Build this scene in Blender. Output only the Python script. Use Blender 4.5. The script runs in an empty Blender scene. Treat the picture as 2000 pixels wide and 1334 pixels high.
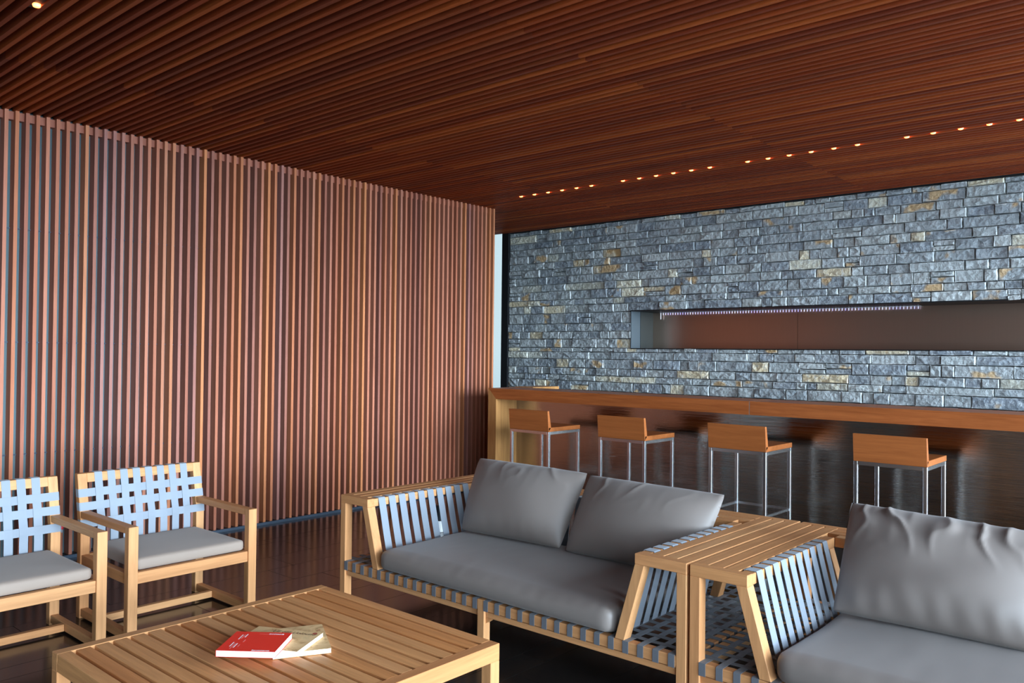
import bpy, math, random
from mathutils import Vector, Matrix, noise
random.seed(7)
S = bpy.context.scene
COL = S.collection
R = random.random

# ------------------------------------------------------------------ camera
H = 1.45
def make_camera():
    yaw, pitch, roll = math.radians(-41.333), math.radians(.7485), math.radians(.6429)
    f = Vector((math.sin(yaw)*math.cos(pitch), math.cos(yaw)*math.cos(pitch), math.sin(pitch)))
    r = Vector((math.cos(yaw), -math.sin(yaw), 0)); u = r.cross(f)
    c, s = math.cos(roll), math.sin(roll)
    r2 = c*r + s*u; u2 = -s*r + c*u
    cd = bpy.data.cameras.new('camera'); cam = bpy.data.objects.new('camera', cd); COL.objects.link(cam)
    m = Matrix(((r2.x, u2.x, -f.x, 0), (r2.y, u2.y, -f.y, 0), (r2.z, u2.z, -f.z, H), (0, 0, 0, 1)))
    cam.matrix_world = m
    cd.sensor_width = 36; cd.lens = 1600.8/2000*36; cd.clip_start = .05; cd.clip_end = 500
    S.camera = cam
make_camera()

# ------------------------------------------------------------------ world, exposure
SKY = 11.8
w = bpy.data.worlds.new('sky'); S.world = w; w.use_nodes = True
nt = w.node_tree; nt.nodes.clear()
tc = nt.nodes.new('ShaderNodeTexCoord'); sx = nt.nodes.new('ShaderNodeSeparateXYZ')
rp = nt.nodes.new('ShaderNodeValToRGB'); bg = nt.nodes.new('ShaderNodeBackground'); wo = nt.nodes.new('ShaderNodeOutputWorld')
mr = nt.nodes.new('ShaderNodeMapRange'); mr.inputs[1].default_value = -1; mr.inputs[2].default_value = 1
e = rp.color_ramp.elements
e[0].position = 0; e[0].color = (.36, .50, .62, 1)
e[1].position = 1; e[1].color = (.55, .74, 1.0, 1)
for p, c in ((.46, (.56, .73, .88, 1)), (.5, (.68, .85, 1.0, 1)), (.6, (.66, .84, 1.0, 1))):
    q = e.new(p); q.color = c
nt.links.new(tc.outputs['Generated'], sx.inputs[0]); nt.links.new(sx.outputs['Z'], mr.inputs[0])
nt.links.new(mr.outputs[0], rp.inputs[0]); nt.links.new(rp.outputs[0], bg.inputs[0]); nt.links.new(bg.outputs[0], wo.inputs[0])
bg.inputs[1].default_value = SKY

def portal(loc, rot, sx_, sy_):
    l = bpy.data.lights.new('window_portal', 'AREA'); l.shape = 'RECTANGLE'; l.size = sx_; l.size_y = sy_
    l.cycles.is_portal = True
    o = bpy.data.objects.new('window_portal', l); o.location = loc; o.rotation_euler = rot; COL.objects.link(o)
portal((2.45, 2.8, 1.5), (0, math.radians(90), 0), 3.0, 10.6)   # light enters through the open glazed side
sl = bpy.data.lights.new('hazy_low_sun', 'SUN'); sl.energy = 5.6; sl.angle = math.radians(18); sl.color = (.66, .84, 1.0)
so = bpy.data.objects.new('hazy_low_sun', sl); COL.objects.link(so)
so.rotation_euler = Vector((-1, .13, -.085)).to_track_quat('-Z', 'Y').to_euler()
S.view_settings.view_transform = 'Standard'; S.view_settings.look = 'None'
S.view_settings.exposure = 0.0; S.view_settings.gamma = 1.0; S.view_settings.use_curve_mapping = False
S.cycles.max_bounces = 7; S.cycles.diffuse_bounces = 4; S.cycles.glossy_bounces = 4
S.cycles.transmission_bounces = 4; S.cycles.transparent_max_bounces = 6
S.cycles.sample_clamp_indirect = 6; S.cycles.use_denoising = True
S.cycles.caustics_reflective = False; S.cycles.caustics_refractive = False

# ------------------------------------------------------------------ materials
def new_mat(name):
    m = bpy.data.materials.new(name); m.use_nodes = True
    n = m.node_tree; b = n.nodes['Principled BSDF']
    return m, n, b
def L(n, a, b): n.links.new(a, b)
def val(n, op, a, b=None, clamp=False):
    x = n.nodes.new('ShaderNodeMath'); x.operation = op; x.use_clamp = clamp
    for i, v in enumerate((a, b)):
        if v is None: continue
        if isinstance(v, (int, float)): x.inputs[i].default_value = v
        else: L(n, v, x.inputs[i])
    return x.outputs[0]
def rnd(n):
    oi = n.nodes.new('ShaderNodeObjectInfo'); g = n.nodes.new('ShaderNodeNewGeometry')
    return val(n, 'FRACT', val(n, 'ADD', oi.outputs['Random'], g.outputs['Random Per Island']))
def coords(n, scale, r=None):
    t = n.nodes.new('ShaderNodeTexCoord'); mp = n.nodes.new('ShaderNodeMapping')
    mp.inputs['Scale'].default_value = scale
    L(n, t.outputs['Object'], mp.inputs[0])
    if r is not None:
        cb = n.nodes.new('ShaderNodeCombineXYZ')
        k = val(n, 'MULTIPLY', r, 37.0)
        for i in range(3): L(n, k, cb.inputs[i])
        L(n, cb.outputs[0], mp.inputs['Location'])
    return mp.outputs[0]
def tex(n, vec, scale, detail=4, rough=.55, dist=0):
    t = n.nodes.new('ShaderNodeTexNoise'); t.inputs['Scale'].default_value = scale; t.inputs['Detail'].default_value = detail
    t.inputs['Roughness'].default_value = rough; t.inputs['Distortion'].default_value = dist
    L(n, vec, t.inputs['Vector']); return t.outputs['Fac']
def ramp(n, f, stops, interp='LINEAR'):
    r = n.nodes.new('ShaderNodeValToRGB'); r.color_ramp.interpolation = interp
    el = r.color_ramp.elements
    el[0].position = stops[0][0]; el[0].color = (*stops[0][1], 1)
    el[1].position = stops[-1][0]; el[1].color = (*stops[-1][1], 1)
    for p, c in stops[1:-1]:
        q = el.new(p); q.color = (*c, 1)
    L(n, f, r.inputs[0]); return r.outputs[0]
def mix(n, f, a, b, mode='MIX'):
    x = n.nodes.new('ShaderNodeMix'); x.data_type = 'RGBA'; x.blend_type = mode
    for s, v in ((x.inputs[0], f), (x.inputs[6], a), (x.inputs[7], b)):
        if isinstance(v, (int, float)): s.default_value = v
        elif isinstance(v, tuple): s.default_value = (*v, 1)
        else: L(n, v, s)
    return x.outputs[2]
def bump(n, b, h, strength=.3, dist=.01):
    x = n.nodes.new('ShaderNodeBump'); x.inputs['Strength'].default_value = strength; x.inputs['Distance'].default_value = dist
    L(n, h, x.inputs['Height']); L(n, x.outputs[0], b.inputs['Normal'])
AX = {'x': (1.2, 22, 22), 'y': (22, 1.2, 22), 'z': (22, 22, 1.2)}
def wood(name, tones, axis, rough=.45, grain=.35, spec=.22, gs=1.0, bstr=.15):
    m, n, b = new_mat(name)
    r = rnd(n); v = coords(n, tuple(s*gs for s in AX[axis]), r)
    g1 = tex(n, v, 1.6, 6, .6, .8); g2 = tex(n, v, 7, 4, .6)
    base = ramp(n, r, tones)
    f = val(n, 'ADD', val(n, 'MULTIPLY', g1, .7), val(n, 'MULTIPLY', g2, .3))
    dark = mix(n, grain, base, (.35, .25, .18), 'MULTIPLY')
    fr = n.nodes.new('ShaderNodeMapRange'); fr.inputs[1].default_value = .36; fr.inputs[2].default_value = .62
    L(n, f, fr.inputs[0])
    L(n, mix(n, fr.outputs[0], dark, base), b.inputs['Base Color'])
    b.inputs['Roughness'].default_value = rough; b.inputs['Specular IOR Level'].default_value = spec
    bump(n, b, f, bstr, .004)
    return m
MERB = [(0, (.43, .145, .080)), (.2, (.54, .205, .125)), (.35, (.34, .135, .10)), (.5, (.47, .155, .085)), (.65, (.62, .23, .095)), (.8, (.40, .18, .15)), (1, (.48, .17, .095))]
M = {}
M['slat_z'] = wood('red brown hardwood upright', MERB, 'z', .45, .35, .15)
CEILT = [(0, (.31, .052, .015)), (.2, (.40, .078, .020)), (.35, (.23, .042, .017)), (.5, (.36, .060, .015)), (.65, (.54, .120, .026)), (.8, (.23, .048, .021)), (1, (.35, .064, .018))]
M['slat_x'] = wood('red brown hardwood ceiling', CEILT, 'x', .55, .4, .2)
TEAK = [(0, (.60, .272, .108)), (.3, (.67, .330, .142)), (.6, (.64, .302, .122)), (.8, (.69, .355, .158)), (1, (.60, .255, .098))]
for a in 'xyz': M['teak_'+a] = wood('oiled teak grain '+a, TEAK, a, .5, .35)
TT = [(0, (.66, .255, .085)), (.3, (.74, .36, .145)), (.6, (.70, .285, .095)), (.8, (.76, .385, .165)), (1, (.65, .235, .070))]
M['table_x'] = wood('oiled teak table board', TT, 'x', .5, .35)
BARW = [(0, (.43, .125, .036)), (.5, (.47, .140, .040)), (1, (.45, .13, .036))]
M['bar_x'] = wood('bar oak along', BARW, 'x', .35, .55, gs=.8)
M['bar_z'] = wood('bar oak upright', [(0, (.52, .25, .085)), (1, (.56, .28, .10))], 'z', .35, .5, gs=.8)
M['stool_x'] = wood('stool veneer', [(0, (.42, .125, .035)), (1, (.48, .15, .042))], 'x', .35, .35, gs=.9)

def plain(name, col, rough=.5, metal=0, spec=.5, emis=None, es=0):
    m, n, b = new_mat(name)
    b.inputs['Base Color'].default_value = (*col, 1); b.inputs['Roughness'].default_value = rough
    b.inputs['Metallic'].default_value = metal; b.inputs['Specular IOR Level'].default_value = spec
    if emis:
        b.inputs['Emission Color'].default_value = (*emis, 1); b.inputs['Emission Strength'].default_value = es
    v = coords(n, (1, 1, 1)); f = tex(n, v, 60, 3)
    mr_ = n.nodes.new('ShaderNodeMapRange'); mr_.inputs[3].default_value = max(.02, rough-.05); mr_.inputs[4].default_value = min(1, rough+.05)
    L(n, f, mr_.inputs[0]); L(n, mr_.outputs[0], b.inputs['Roughness'])
    return m
def fabric(name, c1, c2, rough=.85, weave=900, spec=.25):
    m, n, b = new_mat(name)
    v = coords(n, (1, 1, 1)); f = tex(n, v, 5, 3); g = tex(n, v, weave, 2)
    L(n, mix(n, f, c1, c2), b.inputs['Base Color']); b.inputs['Roughness'].default_value = rough
    b.inputs['Specular IOR Level'].default_value = spec
    b.inputs['Sheen Weight'].default_value = .15
    bump(n, b, g, .15, .001)
    return m
M['cushion'] = fabric('taupe grey canvas', (.192, .160, .143), (.215, .178, .158), .5, 900, .5)
M['chair_cushion'] = fabric('grey chair canvas', (.31, .235, .19), (.335, .26, .21))
M['strap'] = fabric('grey blue webbing', (.235, .265, .31), (.26, .29, .335), .6, 500)
M['dark_strap'] = fabric('charcoal webbing', (.075, .08, .092), (.095, .10, .115), .7, 500)
M['chrome'] = plain('polished chrome tube', (.85, .88, .92), .24, 1)
for _l in list(M['chrome'].node_tree.links):
    if _l.to_socket.name == 'Roughness': M['chrome'].node_tree.links.remove(_l)
M['black'] = plain('black steel', (.012, .013, .015), .4)
M['backing'] = plain('blue grey backing panel', (.065, .115, .13), .55)
M['ceil_back'] = plain('dark void above slats', (.02, .012, .009), .9)
M['mortar'] = plain('dark mortar bed', (.03, .03, .033), .95)  # the mortar's own dark colour, even all over
M['track'] = plain('blued steel floor track', (.05, .07, .10), .35, .6)
M['lens'] = plain('warm lamp lens', (1, .8, .5), .4, 0, .5, (1, .21, .042), 8)
M['housing'] = plain('black lamp housing', (.01, .008, .007), .6)
M['paper'] = plain('white page block', (.86, .88, .88), .7)
M['red'] = plain('red coated cover', (1.0, .045, .025), .55, 0, .25)
M['white_ink'] = plain('white print', (.85, .8, .8), .6)
M['pale_ink'] = plain('pale red print', (.80, .22, .2), .6)
M['brown_ink'] = plain('brown print', (.12, .06, .03), .7)
M['rust_ink'] = plain('rust red print', (.45, .10, .06), .7)
M['red_plastic'] = plain('red plastic', (.7, .02, .03), .35)
M['grey_metal'] = plain('grey metal', (.25, .25, .27), .35, .8)
M['white_plastic'] = plain('white plastic', (.75, .76, .76), .35)
M['terrace'] = plain('pale bounce paving', (.42, .42, .40), .8)
M['dark_wall'] = plain('dark plaster', (.10, .085, .075), .8)
M['light_gap'] = plain('steel joint strip', (.5, .5, .5), .3, .8)

def steel(name, col, rough, wob, streak, smear=0.0):
    m, n, b = new_mat(name)
    b.inputs['Metallic'].default_value = 1
    v = coords(n, streak); f = tex(n, v, 3, 5, .6)
    L(n, mix(n, f, tuple(c*.93 for c in col), col), b.inputs['Base Color'])
    rr = n.nodes.new('ShaderNodeMapRange'); rr.inputs[3].default_value = rough*.95; rr.inputs[4].default_value = rough*1.05
    L(n, f, rr.inputs[0]); L(n, rr.outputs[0], b.inputs['Roughness'])
    v2 = coords(n, (1.1, 1.1, .7)); g = tex(n, v2, 1.5, 1, .4)
    v3 = coords(n, (.5, .5, 260)); h = tex(n, v3, 3, 2, .5)
    bump(n, b, val(n, 'ADD', val(n, 'MULTIPLY', g, wob*.02), val(n, 'MULTIPLY', h, smear)), 1.0, 1.0)
    return m
M['steel'] = steel('brushed stainless front', (.50, .46, .42), .075, .25, (.6, .6, 40), .00028)
M['recess_steel'] = steel('brushed bronze steel', (.62, .46, .36), .34, .1, (40, 40, .5))
M['jamb_steel'] = plain('blued steel jamb', (.11, .145, .17), .45, .4)

def stone_mat():
    m, n, b = new_mat('split slate stone')
    r = rnd(n); t = n.nodes.new('ShaderNodeTexCoord')
    base = ramp(n, r, [(0, (.33, .37, .40)), (.18, (.50, .54, .54)), (.36, (.20, .235, .28)), (.52, (.57, .60, .59)), (.68, (.26, .30, .35)),
                       (.80, (.45, .475, .475)), (.87, (.5, .53, .52)), (.9, (.92, .86, .66)), (.96, (.84, .66, .40)), (1, (.54, .54, .46))])
    v = coords(n, (1, 1, 1), r)
    n1 = tex(n, v, 17, 7, .72, .5); n2 = tex(n, v, 75, 4, .75); n3 = tex(n, v, 4.5, 2)
    vo = n.nodes.new('ShaderNodeTexVoronoi'); vo.inputs['Scale'].default_value = 26; vo.feature = 'F1'; L(n, v, vo.inputs['Vector'])
    # pale mineral bloom, dark flakes, rust patches: the stone's own colours
    pale = ramp(n, n1, [(.50, (0, 0, 0)), (.66, (1, 1, 1))])
    c = mix(n, val(n, 'MULTIPLY', pale, .6), base, (.70, .74, .76))
    dk = ramp(n, n2, [(.30, (1, 1, 1)), (.46, (0, 0, 0))])
    c = mix(n, val(n, 'MULTIPLY', dk, .5), c, (.07, .085, .115))
    sp = ramp(n, n2, [(.60, (0, 0, 0)), (.70, (1, 1, 1))])
    c = mix(n, val(n, 'MULTIPLY', sp, .7), c, (.85, .90, .92))
    oi = n.nodes.new('ShaderNodeMath'); oi.operation = 'FRACT'; L(n, val(n, 'MULTIPLY', r, 17.3), oi.inputs[0])
    rust = ramp(n, n3, [(.57, (0, 0, 0)), (.63, (1, 1, 1))])
    sel = val(n, 'GREATER_THAN', oi.outputs[0], .74)
    c = mix(n, val(n, 'MULTIPLY', val(n, 'MULTIPLY', rust, sel), .8), c, (.72, .44, .17))
    at = n.nodes.new('ShaderNodeAttribute'); at.attribute_name = 'rim'      # edge highlight painted into the stone colour along its borders
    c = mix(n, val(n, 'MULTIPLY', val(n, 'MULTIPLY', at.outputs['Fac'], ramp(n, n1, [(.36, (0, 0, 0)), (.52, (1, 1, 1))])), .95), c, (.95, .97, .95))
    L(n, c, b.inputs['Base Color']); b.inputs['Roughness'].default_value = .45; b.inputs['Specular IOR Level'].default_value = .7
    h = val(n, 'ADD', val(n, 'MULTIPLY', n1, 1.0), val(n, 'ADD', val(n, 'MULTIPLY', n2, .45), val(n, 'MULTIPLY', vo.outputs['Distance'], .7)))
    bump(n, b, h, .9, .020)
    return m
M['stone'] = stone_mat()
def tile_mat():
    m, n, b = new_mat('dark honed floor tile')
    r = rnd(n); v = coords(n, (1, 1, 1), r); f = tex(n, v, 6, 5); g = tex(n, v, 2.2, 3)
    c = mix(n, f, (.010, .008, .007), (.022, .017, .015)); c2 = mix(n, r, c, (.018, .015, .014))
    L(n, mix(n, .5, c, c2), b.inputs['Base Color'])
    rr = n.nodes.new('ShaderNodeMapRange'); rr.inputs[3].default_value = .10; rr.inputs[4].default_value = .26
    L(n, g, rr.inputs[0]); L(n, rr.outputs[0], b.inputs['Roughness']); b.inputs['Specular IOR Level'].default_value = .55
    bump(n, b, f, .05, .002)
    return m
M['tile'] = tile_mat(); M['grout'] = plain('floor grout', (.10, .09, .08), .8)
def kraft():
    m, n, b = new_mat('printed kraft cover')
    v = coords(n, (1, 1, 1), rnd(n)); f = tex(n, v, 14, 5, .65, 1.2); g = tex(n, v, 28, 3)
    c = ramp(n, f, [(.33, (.46, .25, .11)), (.44, (.76, .48, .23)), (.6, (.88, .59, .30)), (.75, (.74, .51, .26))])
    c = mix(n, val(n, 'MULTIPLY', ramp(n, g, [(.66, (0, 0, 0)), (.7, (1, 1, 1))]), .6), c, (.45, .12, .07))
    L(n, c, b.inputs['Base Color']); b.inputs['Roughness'].default_value = .8; b.inputs['Specular IOR Level'].default_value = .15
    return m
M['kraft'] = kraft()
def glass():
    m, n, b = new_mat('sky dimming window glass')
    n.nodes.remove(b); o = [x for x in n.nodes if x.type == 'OUTPUT_MATERIAL'][0]
    t = n.nodes.new('ShaderNodeBsdfTransparent'); t.inputs[0].default_value = (.285, .292, .282, 1)  # dark tint added to hold down the bright sky behind the pane
    g = n.nodes.new('ShaderNodeBsdfGlossy'); g.inputs['Roughness'].default_value = .03
    fr = n.nodes.new('ShaderNodeFresnel'); fr.inputs[0].default_value = 1.3
    mx = n.nodes.new('ShaderNodeMixShader'); L(n, fr.outputs[0], mx.inputs[0]); L(n, t.outputs[0], mx.inputs[1]); L(n, g.outputs[0], mx.inputs[2])
    L(n, mx.outputs[0], o.inputs[0]); return m
M['glass'] = glass(); M['inner_steel'] = plain('dull grey inner plate', (.045, .053, .052), .5, .3)
def led():
    m, n, b = new_mat('violet white led'); r = rnd(n)
    c = ramp(n, r, [(0, (.35, .30, 1)), (.5, (.75, .8, 1)), (1, (.45, .35, 1))])
    L(n, c, b.inputs['Emission Color']); b.inputs['Emission Strength'].default_value = 1.3; return m
M['led'] = led()

# ------------------------------------------------------------------ mesh helpers
class MB:
    def __init__(s): s.v = []; s.f = []; s.rim = []
    def poly8(s, p):           # 8 corner points: bottom ring 0-3, top ring 4-7 (counter clockwise seen from above)
        i = len(s.v); s.v += [tuple(q) for q in p]
        for a in ((3, 2, 1, 0), (4, 5, 6, 7), (0, 1, 5, 4), (1, 2, 6, 5), (2, 3, 7, 6), (3, 0, 4, 7)): s.f.append(tuple(i+k for k in a))
        return s
    def box(s, x0, x1, y0, y1, z0, z1):
        return s.poly8(((x0, y0, z0), (x1, y0, z0), (x1, y1, z0), (x0, y1, z0), (x0, y0, z1), (x1, y0, z1), (x1, y1, z1), (x0, y1, z1)))
    def prism_xz(s, pts, y0, y1):      # polygon in x,z extruded along y
        i = len(s.v); n = len(pts)
        s.v += [(x, y0, z) for x, z in pts] + [(x, y1, z) for x, z in pts]
        s.f.append(tuple(range(i, i+n))); s.f.append(tuple(range(i+2*n-1, i+n-1, -1)))
        for k in range(n):
            a, b = i+k, i+(k+1) % n; s.f.append((b, a, a+n, b+n))
        return s
    def prism_yz(s, pts, x0, x1):
        i = len(s.v); n = len(pts)
        s.v += [(x0, y, z) for y, z in pts] + [(x1, y, z) for y, z in pts]
        s.f.append(tuple(range(i+n-1, i-1, -1))); s.f.append(tuple(range(i+n, i+2*n)))
        for k in range(n):
            a, b = i+k, i+(k+1) % n; s.f.append((a, b, b+n, a+n))
        return s
    def ribbon(s, pts, wv, th):        # a strap: centre path, half width vector, thickness
        pts = [Vector(p) for p in pts]; wv = Vector(wv); i = len(s.v); n = len(pts)
        for k, p in enumerate(pts):
            t = (pts[min(k+1, n-1)] - pts[max(k-1, 0)]).normalized(); nr = t.cross(wv).normalized()*th/2
            s.v += [tuple(p-wv-nr), tuple(p+wv-nr), tuple(p+wv+nr), tuple(p-wv+nr)]
        for k in range(n-1):
            a = i+4*k; b = a+4
            for j in range(4): s.f.append((a+j, a+(j+1) % 4, b+(j+1) % 4, b+j))
        s.f.append((i+3, i+2, i+1, i)); a = i+4*(n-1); s.f.append((a, a+1, a+2, a+3))
        return s
    def lathe(s, prof, n=24, cx=0, cy=0):
        i = len(s.v); m = len(prof)
        for r_, z in prof:
            for k in range(n):
                a = 2*math.pi*k/n; s.v.append((cx+r_*math.cos(a), cy+r_*math.sin(a), z))
        for j in range(m-1):
            for k in range(n): s.f.append((i+j*n+k, i+j*n+(k+1) % n, i+(j+1)*n+(k+1) % n, i+(j+1)*n+k))
        s.f.append(tuple(range(i+n-1, i-1, -1))); s.f.append(tuple(range(i+(m-1)*n, i+m*n)))
        return s
    def mesh(s, name, mat):
        me = bpy.data.meshes.new(name); me.from_pydata(s.v, [], s.f); me.materials.append(M[mat])
        if s.rim: me.attributes.new('rim', 'FLOAT', 'POINT').data.foreach_set('value', s.rim)
        me.update(); return me
    def build(s, name, mat, parent=None, loc=None, bevel=0, smooth=False):
        return link(name, s.mesh(name, mat), parent, loc, bevel, smooth)
def link(name, me, parent=None, loc=None, bevel=0, smooth=False, rot=None):
    o = bpy.data.objects.new(name, me); COL.objects.link(o)
    if parent: o.parent = parent
    if loc: o.location = loc
    if rot: o.rotation_euler = rot
    if bevel:
        b = o.modifiers.new('bevel', 'BEVEL'); b.width = bevel; b.segments = 1; b.limit_method = 'ANGLE'
    if smooth:
        for p in me.polygons: p.use_smooth = True
    return o
def empty(name, loc=(0, 0, 0), rz=0):
    o = bpy.data.objects.new(name, None); COL.objects.link(o); o.location = loc; o.rotation_euler = (0, 0, rz); o.empty_display_size = .1
    return o
def tag(o, label, cat, group=None):
    o['label'] = label; o['category'] = cat
    if group: o['group'] = group
    return o
def struct(o, label=None):
    o['kind'] = 'structure'
    if label: o['label'] = label
    return o
KIDS = {}
def copy_tree(o, parent=None):
    c = o.copy(); COL.objects.link(c)
    if parent is not None: c.parent = parent
    for k in [x for x in list(o.children)]: copy_tree(k, c)
    return c

# ------------------------------------------------------------------ setting: shell
XW, YS, ZC = -6.02, 8.07, 3.005        # slatted wall face, stone wall face, slat underside
PITCH, Y0, TH, DEPTH = .06285, 1.806, .0225, .083

# floor: dark tiles in rows along the wall, joints recessed
fl = struct(MB().box(-8.9, 2.4, -2.6, 8.3, -.12, -.006).build('floor', 'grout'), 'dark polished stone tile floor')
rows = [-6.02, -5.82, -5.53, -5.41, -5.05, -4.755, -4.46, -4.16, -4.01, -3.71, -3.42, -3.27, -2.97, -2.87, -2.57, -2.42, -2.07, -1.78, -1.48, -1.33, -1.03, -.74, -.44, -.29, 0.0]
tiles = []
random.seed(3)
for i in range(len(rows)-1):
    y = .6 - R()*.9
    while y < 8.05:
        ln = random.choice((.6, .9, .9, 1.2)); y1 = min(y+ln, 8.06)
        if y1-y > .1: tiles.append((rows[i], rows[i+1], y, y1))
        y = y1
def tile_prio(t):
    cx, cy = (t[0]+t[1])/2, (t[2]+t[3])/2
    return math.hypot(cx, cy)
tiles.sort(key=tile_prio)
tcache = {}
stuff = MB()
for k, (x0, x1, y0, y1) in enumerate(tiles):
    if k < 290 and y0 > .3:
        key = (round(x1-x0, 3), round(y1-y0, 3))
        if key not in tcache:
            a, b = key[0]/2-.0015, key[1]/2-.0015
            tcache[key] = MB().box(-a, a, -b, b, -.006, 0).mesh('tile', 'tile')
        link('tile', tcache[key], fl, ((x0+x1)/2, (y0+y1)/2, (R()-.5)*.0004))
    else: stuff.box(x0+.0015, x1-.0015, y0+.0015, y1-.0015, -.006, 0)
for i in range(8):
    for j in range(9): stuff.box(.003+i*.3, .297+i*.3, -2.4+j*1.2, -1.203+j*1.2, -.006, 0)
for i in range(30):
    for j in range(2): stuff.box(-8.9+i*.3, -8.603+i*.3, -2.5+j*1.4, -1.103+j*1.4+.2, -.006, 0)
for i in range(9):
    for j in range(9): stuff.box(-8.85+i*.3, -8.553+i*.3, .4+j*.9-.0, 1.297+j*.9-.4*0-.003, -.006, 0) if -8.553+i*.3 < -6.05 else None
o = stuff.build('tile_field', 'tile', fl); o['kind'] = 'stuff'

# slatted wall on the left
wl = struct(MB().box(XW-DEPTH-.10, XW-DEPTH, -2.6, 6.55, 0, ZC+.02).build('wall_left', 'backing'), 'wall of upright red brown timber slats over a blue grey backing')
zt = ZC-.0005
mslat = MB().box(-DEPTH, 0, 0, TH, .022, zt).mesh('slat', 'slat_z')
NW = 76
for k in range(-20, NW):
    link('slat', mslat, wl, (XW, Y0+PITCH*k+(R()-.5)*.0015, 0), rot=(0, 0, 0))
MB().box(XW-DEPTH+.002, XW-.035, .5, 6.53, ZC-.055, ZC-.001).build('top_batten', 'slat_z', wl)
for z in (2.237, 1.48, .73): MB().box(XW-.080, XW-.070, .5, 6.53, z-.004, z+.004).build('fixing_rod', 'track', wl)
struct(MB().box(XW-.09, XW+.012, -2.6, 6.54, 0, .0215).build('baseboard_left', 'track'), 'thin blued steel track at the foot of the slatted wall')
# ceiling slats
ce = struct(MB().box(-8.9, 2.4, -2.6, 8.35, ZC+.075, ZC+.2).build('ceiling', 'ceil_back'), 'ceiling of thin red brown timber slats')
joints = [-4.98, -2.585, -.19]
segs = []
random.seed(11)
yk0 = Y0 - PITCH*70
n = int((8.05-yk0)/PITCH)
for k in range(n):
    y = yk0+PITCH*k
    far = y > 6.5
    st = -8.85 if far else -6.085
    cuts = [st] + joints + [2.2, 2.4]
    for a, b in zip(cuts[:-1], cuts[1:]):
        vis = y > .9 and b < .0
        segs.append((0 if vis else 1, math.hypot(max(a, -6)/2+b/2, y), a, b, y))
segs.sort()
mcache = {}; stuff = MB()
for i, (v, d, a, b, y) in enumerate(segs):
    if i < 300:
        ln = round(b-a, 3)
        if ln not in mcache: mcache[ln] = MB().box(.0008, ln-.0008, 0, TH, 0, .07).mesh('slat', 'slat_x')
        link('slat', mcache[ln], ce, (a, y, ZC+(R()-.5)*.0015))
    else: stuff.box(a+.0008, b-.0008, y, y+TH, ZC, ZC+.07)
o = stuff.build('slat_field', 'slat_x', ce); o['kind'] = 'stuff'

# stone wall with the long steel lined recess
RX0, RZ0, RZ1, RD = -5.25, 1.513, 1.941, 8.53
XS = -7.15
ws = MB(); ws.box(XS, 2.4, YS+.045, YS+.6, 0, RZ0-.004); ws.box(XS, 2.4, YS+.045, YS+.6, RZ1+.004, ZC+.2); ws.box(XS, RX0-.004, YS+.045, YS+.6, RZ0-.004, RZ1+.004)
ws = struct(ws.build('wall_back', 'mortar'), 'rough split slate wall in blue grey, cream and rust stones')
def stone(mb, x0, x1, z0, z1, nx, nz):
    pr = random.uniform(0, .022)
    g = .0040
    x0 += g; x1 -= g; z0 += g; z1 -= g
    tl = (R()-.5)*.006; tr = (R()-.5)*.006
    i = len(mb.v); yb = YS+.05
    smooth_face = R() < .16
    amp = .004 if smooth_face else .013
    iu, iv = .008/(x1-x0), .007/(z1-z0)
    nx += 2; nz += 2
    def sp(a, m_, e_): return 0 if a == 0 else 1 if a == m_ else e_ if a == 1 else 1-e_ if a == m_-1 else e_+(1-2*e_)*(a-1)/(m_-2)
    def P(a, b):
        u, v = sp(a, nx, iu), sp(b, nz, iv)
        edge = a in (0, nx) or b in (0, nz)
        y = YS - pr + ((.005 + R()*.007) if edge and not smooth_face else (R()-.65)*amp + (.002 if a in (1, nx-1) or b in (1, nz-1) else 0))
        jx = 0 if a in (0, 1, nx-1, nx) else (R()-.5)*(x1-x0)/nx*.5
        jz = (R()-.5)*.003 if b in (0, 1, nz-1, nz) else (R()-.5)*(z1-z0)/nz*.5
        jx += (R()-.5)*.004 if a in (0, nx) else 0
        return (x0+(x1-x0)*u+jx, y, z0+(z1-z0)*v+jz+(tl*(1-u)+tr*u)*.5)
    for b in range(nz+1):
        for a in range(nx+1):
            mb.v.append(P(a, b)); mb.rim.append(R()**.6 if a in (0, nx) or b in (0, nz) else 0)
    for b in range(nz):
        for a in range(nx):
            q = i+b*(nx+1)+a
            if R() < .5: mb.f += [(q, q+1, q+nx+2), (q, q+nx+2, q+nx+1)]
            else: mb.f += [(q, q+1, q+nx+1), (q+1, q+nx+2, q+nx+1)]
    ring = [i+a for a in range(nx+1)] + [i+b*(nx+1)+nx for b in range(1, nz+1)] + [i+nz*(nx+1)+a for a in range(nx-1, -1, -1)] + [i+b*(nx+1) for b in range(nz-1, 0, -1)]
    j = len(mb.v)
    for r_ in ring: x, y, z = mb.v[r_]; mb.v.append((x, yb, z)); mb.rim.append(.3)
    m_ = len(ring)
    for k in range(m_): mb.f.append((ring[k], j+k, j+(k+1) % m_, ring[(k+1) % m_]))
random.seed(21)
stones = []
def course(x_from, x_to, z0, z1):
    x = x_from
    while x < x_to-.001:
        ln = random.choice((.11, .14, .17, .2, .2, .22, .25, .29, .34, .40)) * random.uniform(.85, 1.15)
        if x_to-x-ln < .07: ln = x_to-x
        h = z1-z0
        if h > .095 and ln < .3 and R() < .12:      # two thin stones in one course
            zm = z0+h*random.uniform(.42, .58); stones.append((x, x+ln, z0, zm)); stones.append((x, x+ln, zm, z1))
        else: stones.append((x, x+ln, z0, z1))
        x += ln
def fill(x_from, x_to, z_from, z_to):
    z = z_from
    while z < z_to-.001:
        h = random.choice((.072, .08, .088, .092, .098, .108))
        if z_to-z-h < .045: h = z_to-z
        course(x_from, x_to, z, z+h); z += h
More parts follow.
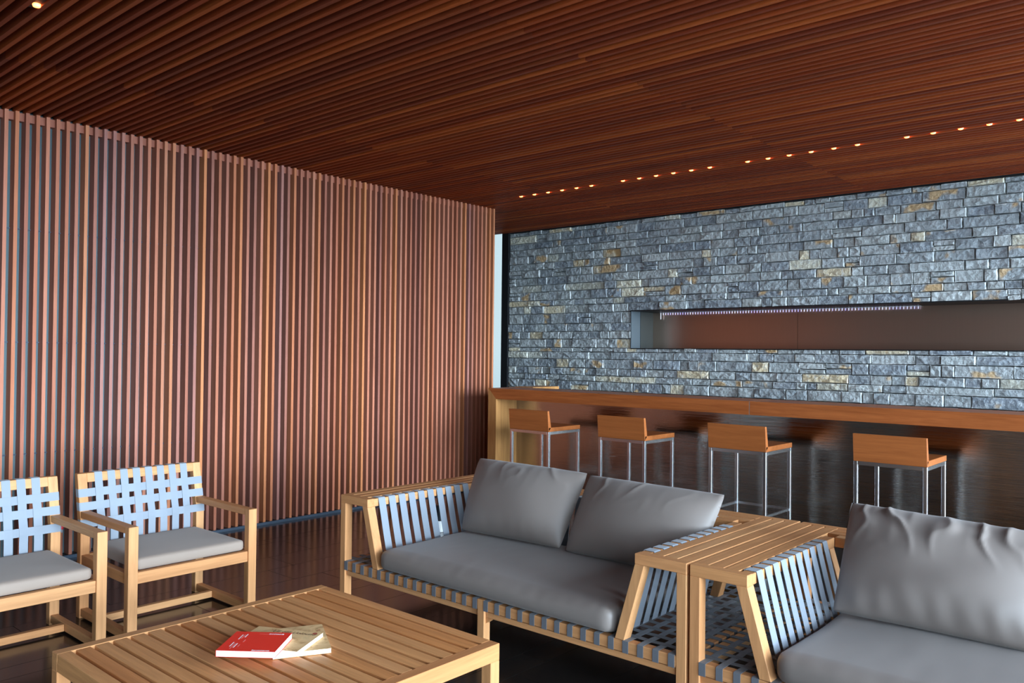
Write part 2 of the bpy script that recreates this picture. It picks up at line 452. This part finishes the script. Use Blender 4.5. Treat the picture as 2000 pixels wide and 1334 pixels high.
zb = 0
fill(XS, 2.38, .0, 1.0)
fill(XS, 2.38, 1.0, RZ0)
fill(XS, RX0, RZ0, RZ1)
fill(XS, 2.38, RZ1, ZC)
vis = [s for s in stones if s[1] > XS and s[0] < -1.25 and s[3] > 1.02]
def prio(s):
    d = math.hypot((s[0]+s[1])/2, YS); return -(s[1]-s[0])*(s[3]-s[2])/d**2
vis.sort(key=prio)
top = set(vis[:300]); stuff = MB()
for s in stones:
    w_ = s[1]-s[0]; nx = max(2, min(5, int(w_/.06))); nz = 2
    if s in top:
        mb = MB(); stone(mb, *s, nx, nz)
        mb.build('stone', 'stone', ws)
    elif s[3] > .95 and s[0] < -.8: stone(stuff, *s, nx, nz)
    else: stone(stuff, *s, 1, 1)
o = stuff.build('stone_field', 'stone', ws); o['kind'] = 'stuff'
# the recess liner
MB().box(RX0-.004, RX0+.004, YS-.012, RD, RZ0-.004, RZ1+.004).build('jamb', 'jamb_steel', ws)
MB().box(RX0+.004, RX0+.008, YS+.18, RD, RZ0, RZ1).build('jamb_inner_plate', 'inner_steel', ws)
sill = MB().box(RX0, 2.4, YS-.016, RD+.01, RZ0-.010, RZ0).build('recess_sill', 'black', ws)
MB().box(RX0, 2.4, YS-.016, RD+.01, RZ1, RZ1+.011).build('recess_lintel', 'black', ws)
MB().box(RX0-.05, 2.4, RD+.0105, RD+.08, RZ0-.05, RZ1+.05).build('recess_backing', 'mortar', ws)
MB().box(RX0+.004, -3.47, RD, RD+.01, RZ0, RZ1).build('recess_back_panel', 'recess_steel', ws)
MB().box(-3.466, 2.4, RD, RD+.01, RZ0, RZ1).build('recess_back_panel', 'recess_steel', ws)
ls = MB().box(-5.13, -2.25, RD-.035, RD-.012, RZ1-.006, RZ1-.0005).build('led_strip', 'white_plastic')
tag(ls, 'strip of small violet white lights under the top edge of the steel recess', 'light strip')
lm = MB()
for k in range(88):
    x = -5.12+k*.0327; lm.box(x, x+.005, RD-.034, RD-.029, RZ1-.029 - (.05 if k == 0 else 0), RZ1-.006)
o = lm.build('diode', 'led', ls); o['kind'] = 'stuff'

# window strip left of the stone wall
struct(MB().box(XS-.115, XS-.002, YS-.03, YS+.09, 0, ZC+.1).build('trim_1', 'black'), 'black steel upright at the edge of the stone wall')
wn = struct(MB().box(-8.9, XS-.115, YS+.02, YS+.03, .0, ZC+.1).build('window_1', 'glass'), 'glass pane, its tint added to dim the sky, between the slatted wall and the stone wall')
MB().box(-8.9, XS-.115, YS, YS+.06, 0, .05).build('window_rail', 'black', wn)
struct(MB().box(-9.0, -8.9, -2.6, 8.35, 0, ZC+.2).build('wall_far_left', 'dark_wall'))
struct(MB().box(-9.0, 2.4, -2.75, -2.6, 0, ZC+.2).build('wall_rear', 'dark_wall'))
# the open glazed side on the right: slim mullions, added bounce terrace beyond
wr = struct(MB().box(2.4, 2.46, -2.6, 8.3, ZC-.02, ZC+.2).build('wall_right', 'black'), 'glazed open side with slim black mullions')
for y in (-2.57, .9, 4.4, 8.0): MB().box(2.4, 2.46, y-.03, y+.03, 0, ZC-.02).build('mullion', 'black', wr)
struct(MB().box(2.46, 9.0, -4.6, 10.3, -.14, -.02).build('bounce_terrace', 'terrace'), 'pale bounce paving added outside the open side, unseen')  # unseen pale slab, added to bounce daylight into the room

# ------------------------------------------------------------------ bar
BX0, BY, BZ, BT = -5.51, 5.92, 1.095, .104
bar = empty('bar_counter', (BX0, BY, 0))
tag(bar, 'long oak topped bar with brushed steel front before the stone wall', 'bar')
def B(name, mb, mat, bevel=0): return mb.build(name, mat, bar, (-BX0, -BY, 0), bevel)
def at0(mb): return mb
JX = -2.78
B('end_panel', MB().prism_xz([(BX0, 0), (BX0+.105, 0), (BX0+.105, BZ-BT), (BX0, BZ)], BY, 6.32), 'bar_z')
B('top_board', MB().prism_xz([(BX0+.0006, BZ), (BX0+.1056, BZ-BT), (JX-.003, BZ-BT), (JX-.003, BZ)], BY, 6.32), 'bar_x')
B('top_board', MB().box(JX+.003, 1.2, BY, 6.32, BZ-BT, BZ), 'bar_x')
B('joint_strip', MB().box(JX-.003, JX+.003, BY+.001, 6.32, BZ-BT, BZ-.001), 'light_gap')
x = BX0+.105
while x < 1.1:
    B('front_panel', MB().box(x+.0005, min(x+2.4, 1.2)-.0005, 6.23, 6.26, .0, BZ-BT), 'steel'); x += 2.4
B('carcass', MB().box(BX0+.11, 1.2, 6.26, 6.31, 0, BZ-BT-.002), 'dark_wall')
B('side_return', MB().box(BX0, -5.277, 6.325, 6.75, 0, 1.10), 'bar_z')

# ------------------------------------------------------------------ bar stools
def make_stool():
    t = empty('bar_stool')
    W, D, Z = .225, .2275, .76
    MB().box(-W, W, -D, D, Z+.0005, Z+.037).build('seat', 'stool_x', t, bevel=.002)
    MB().prism_yz([(-D-.001, Z+.001), (-D+.034, Z+.037), (-D+.004, Z+.182), (-D-.018, Z+.182)], -W, W).build('backrest', 'stool_x', t, bevel=.0015)
    s = .0125
    for sx_ in (-1, 1):
        for sy_ in (-1, 1):
            x, y = sx_*(W-s-.001), sy_*(D-s-.001)
            MB().box(x-s, x+s, y-s, y+s, 0, Z).build('leg', 'chrome', t, bevel=.0015)
    a, b = W-.026, D-.026
    for z0, nm in ((Z-.024, 'seat_frame'),):
        m = MB(); m.box(-a, a, -D+.001, -D+.025, z0, Z); m.box(-a, a, D-.025, D-.001, z0, Z); m.box(-W+.001, -W+.025, -b, b, z0, Z); m.box(W-.025, W-.001, -b, b, z0, Z)
        m.build(nm, 'chrome', t)
    z = .29
    MB().box(-a, a, D-.020, D-.006, z, z+.016).build('foot_rail', 'chrome', t)
    for sx_ in (-1, 1):
        x = sx_*(W-.013); MB().box(x-.007, x+.007, -b, b, z, z+.016).build('foot_rail', 'chrome', t)
    return t
st = make_stool()
SL = ['leftmost bar stool, nearest the pale end panel of the bar', 'second bar stool from the left end of the bar',
      'third bar stool, its foot rails visible between the two sofas', 'bar stool furthest right, behind the pillow of the nearer sofa']
for i, x0 in enumerate((-4.905, -3.932, -2.932, -1.88)):
    o = st if i == 0 else copy_tree(st)
    o.location = (x0+.2255, 5.7875, 0)
    tag(o, '' + SL[i], 'stool', 'bar stools along the bar')

# ------------------------------------------------------------------ ceiling lamps
def lamp_row(x0, y, count, label, group):
    t = empty('ceiling_light', (x0, y, ZC)); tag(t, label, 'ceiling light', group)
    MB().box(-.06, (count-1)*.172+.06, -.018, .018, .010, .05).build('housing', 'housing', t)
    ml = MB().lathe([(.0175, .0098), (.0175, .002), (.015, -.003), (.008, -.0055)], 14).mesh('lens', 'lens')
    for k in range(count): link('lens', ml, t, (k*.172, 0, 0))
LG = ['row of six warm spots in the ceiling above the left end of the bar', 'second row of six warm ceiling spots from the slatted wall',
      'third row of six warm ceiling spots from the slatted wall', 'row of warm ceiling spots nearest the right edge']
yl = Y0+PITCH*70-.0*PITCH - (PITCH-TH)/2
for i, x0 in enumerate((-5.34, -4.13, -2.935, -1.735)):
    lamp_row(x0, 6.185, 6, LG[i], 'warm spot rows over the bar')
lamp_row(-4.10, 1.35, 2, 'bright ceiling spot in the top left corner above the armchairs', 'warm spots over the armchairs')

# ------------------------------------------------------------------ straps helpers

# ------------------------------------------------------------------ sofas
SC, SY = 3.5225, .5775     # centre y, half depth
def mirror_pts(pts, s): return [(x*s, z) for x, z in (pts if s > 0 else pts[::-1])]
def make_sofa():
    t = empty('sofa_frame')
    W, D, Z = 1.13, SY, .61; T = .045; bv = .002
    # corner posts and middle legs
    for s in (-1, 1):
        x0, x1 = sorted((s*W, s*(W-T)))
        MB().box(x0, x1, -D, -D+.05, 0, Z-.045).build('post', 'teak_z', t, bevel=bv)
        MB().box(x0, x1, D-.05, D, 0, Z-.045).build('post', 'teak_z', t, bevel=bv)
    for y0 in (-D-.001, D-.044): MB().box(-.0225, .0225, y0, y0+.045, 0, .233).build('leg', 'teak_z', t, bevel=bv)
    MB().prism_xz([(.0225, .148), (.065, .148), (.0225, .118)], -D+.012, -D+.04).build('gusset', 'teak_x', t)
    # seat frame
    for y0 in (-D, D-.045): 
        for a, b in ((-W+T, -.023), (.023, W-T)): MB().box(a, b, y0+.0015, y0+.0435, .182, .230).build('seat_rail', 'teak_x', t, bevel=bv)
        for a, b in ((-W+T, -.023), (.023, W-T)): MB().box(a, b, y0+.012, y0+.040, .148, .176).build('lower_rail', 'teak_x', t, bevel=bv)
    for s in (-1, 1):
        x0, x1 = sorted((s*W, s*(W-T))); MB().box(x0+.001, x1-.001, -D+.05, D-.05, .182, .230).build('seat_rail', 'teak_y', t, bevel=bv)
    MB().box(-.022, .022, -D+.045, D-.045, .180, .222).build('middle_beam', 'teak_y', t)
    # arms: top rails, slanted members, slats
    for s in (-1, 1):
        a, b = sorted((s*W, s*.885))
        for y0 in (-D, D-.045): 
            if y0 < 0: MB().box(a, b, y0, y0+.045, Z-.045, Z).build('arm_end_rail', 'teak_x', t, bevel=bv)
        x0, x1 = sorted((s*.932, s*.885)); MB().box(x0, x1, -D+.045, .33, Z-.045, Z-.0015).build('arm_inner_rail', 'teak_y', t, bevel=bv)
        for u0, u1 in ((.942, .997), (1.007, 1.062), (1.072, 1.13)):
            x0, x1 = sorted((s*u0, s*u1)); MB().box(x0, x1, -D+.045, D-.043, Z-.022, Z).build('arm_slat', 'teak_y', t, bevel=.0015)
        pts = mirror_pts([(.932, Z-.045), (.885, Z-.045), (.788, .232), (.835, .232)], s)
        for y0 in (-D, .27): MB().prism_xz(pts if s > 0 else pts, y0, y0+.055).build('slanted_post', 'teak_z', t, bevel=bv)
    # back shelf
    MB().box(-W, W, D-.042, D, Z-.045, Z).build('back_rail', 'teak_x', t, bevel=bv)
    MB().box(-.884, .884, .33, .39, Z-.045, Z).build('shelf_front_rail', 'teak_x', t, bevel=bv)
    for y0 in (.40, .468): MB().box(-.940, .940, y0, y0+.058, Z-.022, Z).build('shelf_slat', 'teak_x', t, bevel=.0015)
    # webbing
    n = 30; p = 2.136/29
    xs = [-1.0715+p*k for k in range(n)]
    ny = 15; ys = [-.50+k*.0725 for k in range(ny)]
    for i, x in enumerate(xs):
        pts = [(x, -D-.0015, .181), (x, -D-.0018, .205), (x, -D-.0012, .2315), (x, -D+.012, .2325)]
        for j, y in enumerate(ys): pts.append((x, y, .2318+(.0014 if (i+j) % 2 else -.0012)))
        pts += [(x, D-.012, .2325), (x, D+.0012, .2315), (x, D+.0018, .185)]
        if .79 < abs(x) < .835 or abs(x) < .03: pts = pts[4:-3]
        MB().ribbon(pts, (.0145, 0, 0), .0016).build('seat_strap', 'strap_a', t)
    for j, y in enumerate(ys):
        pts = [(-W-.001, y, .20), (-W-.0012, y, .2315), (-W+.012, y, .2325)]
        for i, x in enumerate(xs): pts.append((x, y, .2318+(-.0012 if (i+j) % 2 else .0014)))
        pts += [(W-.012, y, .2325), (W+.0012, y, .2315), (W+.001, y, .20)]
        MB().ribbon(pts, (0, .0145, 0), .0016).build('seat_strap', 'dark_strap', t)
    for s in (-1, 1):
        for k in range(11):
            y = -.478+.0755*k
            if y > .25: continue
            pts = [(s*.9345, y, Z-.040), (s*.9345, y, Z+.0005), (s*.930, y, Z+.0012), (s*.884, y, Z+.0012), (s*.8815, y, Z-.004), (s*.835, y, .42), (s*.786, y, .238)]
            MB().ribbon(pts, (0, .0242, 0), .0018).build('arm_strap', 'strap', t)
    for k in range(21):
        x = -.75+.075*k
        pts = [(x, .3925, Z-.03), (x, .3925, Z+.0005), (x, .389, Z+.0012), (x, .330, Z+.0012), (x, .3275, Z-.004), (x, .27, .235)]
        MB().ribbon(pts, (.0225, 0, 0), .0018).build('back_strap', 'strap', t)
    return t
M['strap_a'] = fabric('slate webbing', (.115, .122, .14), (.135, .142, .16), .6, 500)
AXC = -2.775
s1 = make_sofa(); s1.location = (AXC, SC, 0)
tag(s1, 'two-seat teak sofa frame with grey webbing arms, in the middle of the room', 'sofa', 'teak webbing sofas')
s2 = copy_tree(s1); s2.location = (AXC+2.2745, SC, 0)
tag(s2, 'teak sofa frame with grey webbing arms, cut off by the right edge', 'sofa', 'teak webbing sofas')

def fbm(p, s): return noise.noise(Vector((p[0]*s, p[1]*s, p[2]*s)))
def box_cushion(name, x0, x1, y0, y1, z0, z1, r, crown, mat, nx=64, ny=34, nz=8, seed=0, wr=.004):
    """soft box: rounded edges, crowned top, faint drag wrinkles"""
    cx, cy, cz = (x0+x1)/2, (y0+y1)/2, (z0+z1)/2; hx, hy, hz = (x1-x0)/2, (y1-y0)/2, (z1-z0)/2
    V, F, idx = [], [], {}
    def P(u, v, w_):
        X, Y, Z_ = u*hx, v*hy, w_*hz
        ix, iy, iz = max(-hx+r, min(hx-r, X)), max(-hy+r, min(hy-r, Y)), max(-hz+r*.9, min(hz-r*.9, Z_))
        d = Vector((X-ix, Y-iy, Z_-iz)); inner = Vector((ix, iy, iz))
        if d.length > 1e-9:
            m_ = max(abs(d.x), abs(d.y), abs(d.z)); d = d.normalized()*m_
        p = inner+d
        cu, cv = (1-abs(u)**3), (1-abs(v)**3)
        p.z += crown*cu*cv*max(0, w_)
        p.y += -crown*.5*cu*(1-w_*w_)*(1 if v < -.99 else 0)*1.0 + crown*.4*cu*(1-w_*w_)*(1 if v > .99 else 0)
        nn = fbm((p.x+seed, p.y*1.2, p.z), 2.2)*wr*1.6 + fbm((p.x*2+seed, p.y*.8+3, p.z*2), 7.0)*wr*.25
        edge = max(abs(u), abs(v))**6
        rid = math.sin((p.x+seed)*70+3*fbm((p.x, p.y, seed), 4))*wr*.12*edge
        p.z += (nn+rid)*(1 if w_ > 0 else .2)
        return (cx+p.x, cy+p.y, cz+p.z)
    def g(i, j, k):
        key = (i, j, k)
        if key not in idx: idx[key] = len(V); V.append(P(-1+2*i/nx, -1+2*j/ny, -1+2*k/nz))
        return idx[key]
    for i in range(nx):
        for j in range(ny): F.append((g(i, j, nz), g(i+1, j, nz), g(i+1, j+1, nz), g(i, j+1, nz))); F.append((g(i, j+1, 0), g(i+1, j+1, 0), g(i+1, j, 0), g(i, j, 0)))
    for i in range(nx):
        for k in range(nz): F.append((g(i, 0, k), g(i+1, 0, k), g(i+1, 0, k+1), g(i, 0, k+1))); F.append((g(i, ny, k+1), g(i+1, ny, k+1), g(i+1, ny, k), g(i, ny, k)))
    for j in range(ny):
        for k in range(nz): F.append((g(0, j, k+1), g(0, j+1, k+1), g(0, j+1, k), g(0, j, k))); F.append((g(nx, j, k), g(nx, j+1, k), g(nx, j+1, k+1), g(nx, j, k+1)))
    me = bpy.data.meshes.new(name); me.from_pydata(V, [], F); me.materials.append(M[mat]); me.update()
    return link(name, me, smooth=True)
def pillow(name, TL, TR, BL, BR, t, mat, seed, wr=.010, nfold=9, slump=0):
    """knife edged pillow hung between four seam corners, folds fanning from the top seam"""
    TL, TR, BL, BR = map(Vector, (TL, TR, BL, BR)); N, K = 84, 56; V, F = [], []
    nrm = ((TR-TL).cross(TL-BL)).normalized()
    if nrm.y > 0: nrm = -nrm
    for side in (1, -1):
        for j in range(K+1):
            for i in range(N+1):
                a, b = i/N, j/K; u, v = a*2-1, b*2-1
                p = (BL*(1-a)+BR*a)*(1-b) + (TL*(1-a)+TR*a)*b
                ins = .004
                c_ = (BL+BR+TL+TR)/4
                p += (c_-p)*.018*(u*v)**8
                p += (TR-TL).normalized()*(-u)*ins*(1-v*v)**1.0*abs(u)**3 + (TL-BL).normalized()*(-v)*ins*(1-u*u)*abs(v)**3
                T = t*(max(0, 1-abs(u)**2.7))**.6*(max(0, 1-abs(v)**2.7))**.6
                T *= 1+.12*(-v) + .10*fbm((u*1.3+seed, v*1.2, 0), 1.0)
                if side > 0:
                    topf = max(0, (b-.45)/.55)**1.5*(1-b**26)
                    warp = fbm((u*1.5+seed, v, 5), 1.6)*1.6 + (b-1)*u*2.0
                    fold = (1-abs(math.sin((u*nfold*.5+warp)*math.pi*.5)))**2.4
                    T += wr*1.5*(fold-.3)*topf*(.35+1.6*abs(fbm((u*3+seed*2, 0, 1), 1.3)))
                    botf = max(0, (.3-b)/.3)**1.5*(1-(1-b)**14)
                    T += wr*.2*math.sin(u*23+3*fbm((u, v, seed), 2))*botf
                    T += wr*.3*fbm((u*1.6+seed, v*1.6, 2), 1.3)*(1-max(abs(u), abs(v))**8)
                if side < 0: T *= .55
                V.append(tuple(p + nrm*T*side))
    def q(s_, i, j): return s_*(N+1)*(K+1)+j*(N+1)+i
    for j in range(K):
        for i in range(N):
            F.append((q(0, i, j), q(0, i+1, j), q(0, i+1, j+1), q(0, i, j+1))); F.append((q(1, i, j+1), q(1, i+1, j+1), q(1, i+1, j), q(1, i, j)))
    me = bpy.data.meshes.new(name); me.from_pydata(V, [], F); me.materials.append(M[mat])
    import bmesh
    bm = bmesh.new(); bm.from_mesh(me); bmesh.ops.remove_doubles(bm, verts=bm.verts, dist=.0004); bm.to_mesh(me); bm.free(); me.update()
    return link(name, me, smooth=True)
def seat_cushion(cx, seed, label):
    o = box_cushion('seat_cushion', cx-.778, cx+.778, SC-.592, SC+.225, .2345, .352, .052, .022, 'cushion', seed=seed, wr=.006)
    return tag(o, label, 'cushion', 'sofa seat cushions')
seat_cushion(AXC, 1.7, 'long taupe seat cushion lying on the sofa in the middle of the room')
seat_cushion(AXC+2.2745, 9.1, 'long taupe seat cushion lying on the sofa at the right edge')
tag(pillow('back_pillow', (-3.60, 3.79, .778), (-2.745, 3.79, .770), (-3.478, 3.51, .380), (-2.757, 3.55, .380), .125, 'cushion', 2.0, .008, 7),
    'left back pillow of the middle sofa, plump grey canvas beside the slatted wall', 'pillow', 'sofa back pillows')
tag(pillow('back_pillow', (-2.737, 3.79, .762), (-1.900, 3.79, .752), (-2.727, 3.55, .372), (-1.935, 3.54, .372), .125, 'cushion', 5.3, .009, 8),
    'right back pillow of the middle sofa, leaning by the slatted corner top', 'pillow', 'sofa back pillows')
tag(pillow('back_pillow', (-1.292, 3.79, .795), (-.505, 3.79, .765), (-1.262, 3.485, .378), (-.50, 3.50, .378), .125, 'cushion', 8.8, .030, 11),
    'deeply creased grey back pillow on the sofa at the right edge', 'pillow', 'sofa back pillows')

# ------------------------------------------------------------------ armchairs
def make_chair():
    t = empty('armchair')
    bv = .002; Wd = .35
    for s in (-1, 1):
        y0, y1 = sorted((s*Wd, s*(Wd-.048)))
        MB().box(.265, .310, y0, y1, 0, .570).build('leg', 'teak_z', t, bevel=bv)
        # rear leg: straight below the arm, then leaning back
        m = MB(); pts = [(-.315, 0), (-.270, 0), (-.270, .50), (-.328, .765), (-.368, .765), (-.315, .50)]
        m.prism_xz(pts, y0, y1); m.build('leg', 'teak_z', t, bevel=bv)
        MB().box(-.275, .264, y0+.001, y1-.001, .535, .569).build('arm', 'teak_x', t, bevel=bv)
        yi0, yi1 = sorted((s*(Wd-.006), s*(Wd-.042)))
        MB().box(-.270, .265, yi0, yi1, .285, .338).build('seat_rail', 'teak_x', t, bevel=bv)
        MB().box(-.270, .265, yi0, yi1, .010, .052).build('floor_rail', 'teak_x', t, bevel=bv)
    a = Wd-.048
    MB().box(.268, .302, -a, a, .285, .342).build('seat_rail', 'teak_y', t, bevel=bv)
    MB().box(-.312, -.275, -a, a, .285, .338).build('seat_rail', 'teak_y', t, bevel=bv)
    MB().box(-.112, -.080, -a-.004, a+.004, .012, .048).build('floor_stretcher', 'teak_y', t, bevel=bv)
    MB().prism_xz([(-.317, .717), (-.3285, .7655), (-.3685, .7655), (-.357, .717)], -a, a).build('top_rail', 'teak_y', t, bevel=bv)
    # webbing: eight uprights woven with three bands
    def face_x(z): return -.270 if z < .50 else -.270-.058*(z-.50)/.265
    ys = [-Wd+.107+.0694*k for k in range(8)]; rows_ = [(.663, 0), (.592, 1), (.503, 0)]
    for i, y in enumerate(ys):
        pts = [(-.371, y, .75), (-.370, y, .767), (-.350, y, .7675), (-.3275, y, .7665), (face_x(.74)+.0015, y, .74), (face_x(.70)+.0015, y, .70)]
        zs = []
        for zc, par in rows_:
            o_ = .0028 if (i+par) % 2 == 0 else -.0014
            pts += [(face_x(zc+.012)+o_, y, zc+.012), (face_x(zc-.012)+o_, y, zc-.012)]
        pts += [(-.269, y, .45), (-.268, y, .34)]
        MB().ribbon(pts, (0, .0205, 0), .0016).build('back_strap', 'strap', t)
    for (zc, par) in rows_:
        x = face_x(zc)
        pts = [(x-.035, -Wd-.0012, zc), (x-.001, -Wd-.0012, zc), (x+.0018, -Wd+.002, zc), (x+.0018, -Wd+.048, zc)]
        for i, y in enumerate(ys):
            o_ = -.0014 if (i+par) % 2 == 0 else .0028
            pts += [(x+o_, y-.018, zc), (x+o_, y+.018, zc)]
        pts += [(x+.0018, Wd-.048, zc), (x+.0018, Wd-.002, zc), (x-.001, Wd+.0012, zc), (x-.035, Wd+.0012, zc)]
        sl = (face_x(zc+.02)-face_x(zc-.02))
        MB().ribbon(pts, (sl/2*1.07, 0, .0215), .0016).build('back_band', 'strap', t)
    return t
ch = make_chair()
CL = ['teak armchair with woven grey webbing back, whole in view beside the sofa', 'teak armchair with woven webbing back, cut off by the left edge']
for i, y in enumerate((2.137, 1.337)):
    o = ch if i == 0 else copy_tree(ch)
    o.location = (-4.36, y, 0); tag(o, CL[i], 'armchair', 'teak webbing armchairs')
    c = box_cushion('chair_cushion', -4.62, -4.079, y-.296, y+.296, .3435, .401, .022, .008, 'chair_cushion', 30, 30, 5, seed=3.3*i+1, wr=.0015)
    tag(c, ['thin grey seat cushion on the armchair beside the sofa', 'thin grey seat cushion on the armchair at the left edge'][i], 'cushion', 'armchair cushions')

# ------------------------------------------------------------------ coffee table
TX0, TX1, TY0, TY1, TZ = -3.122, -2.024, 1.116, 2.252, .38
tb = empty('coffee_table', ((TX0+TX1)/2, (TY0+TY1)/2, 0)); tag(tb, 'low square slatted teak coffee table with three books on it', 'table')
off = (-(TX0+TX1)/2, -(TY0+TY1)/2, 0)
def T_(name, mb, mat, bevel=.002): return mb.build(name, mat, tb, off, bevel)
for x0 in (TX0, TX1-.047):
    for y0 in (TY0, TY1-.047): T_('leg', MB().box(x0, x0+.047, y0, y0+.047, 0, TZ-.062), 'teak_z')
for x0 in (TX0, TX1-.047): T_('end_rail', MB().box(x0, x0+.047, TY0, TY1, TZ-.062, TZ), 'teak_y')
for y0 in (TY0, TY1-.047): T_('side_rail', MB().box(TX0+.047, TX1-.047, y0, y0+.047, TZ-.062, TZ), 'table_x')
mt = MB().box(0, TX1-TX0-.096, 0, .0495, -.022, 0).mesh('table_slat', 'table_x')
n_ = 16; span = (TY1-TY0-.094); gp = (span-n_*.0495)/(n_+1)
for k in range(n_):
    o = link('table_slat', mt, tb, (off[0]+TX0+.048, off[1]+TY0+.047+gp+k*(.0495+gp), TZ-.001+(R()-.5)*.001), bevel=.0015)
for x in (-2.76, -2.39): T_('cross_bearer', MB().box(x-.02, x+.02, TY0+.047, TY1-.047, TZ-.058, TZ-.0245), 'teak_y', 0)

# ------------------------------------------------------------------ books
def text(body, size, mat, parent, loc, rz=0, shear=0, bold=0):
    cu = bpy.data.curves.new('lettering', 'FONT'); cu.body = body; cu.size = size; cu.extrude = .00015; cu.shear = shear; cu.offset = bold
    cu.materials.append(M[mat]); oc = bpy.data.objects.new('font_source', cu); COL.objects.link(oc)
    bpy.context.view_layer.update()
    me = bpy.data.meshes.new_from_object(oc.evaluated_get(bpy.context.evaluated_depsgraph_get())); me.name = 'lettering'
    bpy.data.objects.remove(oc); o = bpy.data.objects.new('lettering', me); COL.objects.link(o)
    o.parent = parent; o.location = loc; o.rotation_euler = (0, 0, rz); return o
def book(name, corner, ang, w_, d_, z0, th, cover, label, curl=0):
    """corner = near left corner, w_ along ang, d_ to its left"""
    t = empty(name, (corner[0], corner[1], z0), ang); tag(t, label, 'book', 'books on the coffee table')
    MB().box(.001, w_-.002, .001, d_-.001, .0009, th-.0009).build('page_block', 'paper', t)
    for nm, z in (('back_cover', 0), ('front_cover', th-.0008)):
        MB().box(0, w_, 0, d_, z, z+.0008).build(nm, cover, t)
    return t
# kraft book at the bottom, second across it, red one on top
import mathutils
def ang(v): return math.atan2(v[1], v[0])
ka = book('book', (-2.393-.095, 1.775-.178, 0), math.radians(61.4), .20, .27, .3805, .0165, 'kraft', 'kraft coloured book lying under the others, its white pages toward the sofa')
kb = book('book', (-2.655+.012, 1.512+.008, 0), math.radians(28.1), .262, .20, .3975, .0165, 'kraft', 'kraft book with script lettering, lying partly beneath the red one')
text('Ull otll Uolound', .026, 'brown_ink', kb, (.075, .160, .0168), shear=.3)
text('Uolrnd', .017, 'rust_ink', kb, (.145, .055, .0168), math.radians(8), shear=.3)
text('Ub', .018, 'rust_ink', kb, (.155, .118, .0168), shear=.2)
MB().lathe([(.009, 0), (.009, .0003)], 12, .238, .180).build('red_mark', 'rust_ink', kb, (0, 0, .0166))
rb = book('book', (-2.570, 1.430, 0), math.radians(38.7), .202, .188, .4145, .0215, 'red', 'red paperback with white lettering lying on top of the kraft books')
MB().box(.0, .0012, 0, .188, .0006, .021).build('spine', 'red', rb)
text('FANIVAINE', .0105, 'white_ink', rb, (.125, .166, .0217), bold=.0004)
text('.................', .012, 'pale_ink', rb, (.090, .168, .0217))
text('Benennenen', .0125, 'white_ink', rb, (.118, .006, .0217), bold=.0003)
for i, (x, y, l_) in enumerate(((.030, .040, .040), (.038, .020, .050), (.046, .030, .040), (.058, .040, .020), (.034, .110, .045), (.041, .118, .040), (.049, .132, .030), (.060, .085, .022))):
    MB().box(x, x+.0032, y, y+l_, .0215, .0218).build('print_line', 'pale_ink' if i % 2 else 'white_ink', rb)

# ------------------------------------------------------------------ small things
bt = empty('canister', (-4.80, 4.60, 0)); tag(bt, 'small black canister with a white foot on the floor behind the left sofa arm', 'canister')
MB().lathe([(.040, .09), (.043, .095), (.043, .205), (.036, .215), (.0, .215)], 24).build('body', 'black', bt, smooth=False)
MB().lathe([(.036, 0), (.040, .004), (.040, .088), (.036, .0895)], 24).build('foot', 'white_plastic', bt)
rbn = empty('wall_button', (XW, 2.192, .205)); tag(rbn, 'tiny red button low on the slatted wall between the armchairs', 'button')
MB().box(.0005, .012, -.010, .010, -.022, .002).build('mount', 'grey_metal', rbn)
MB().lathe([(.013, .003), (.014, .008), (.014, .024), (.008, .030)], 14, .0145, 0).build('cap', 'red_plastic', rbn)
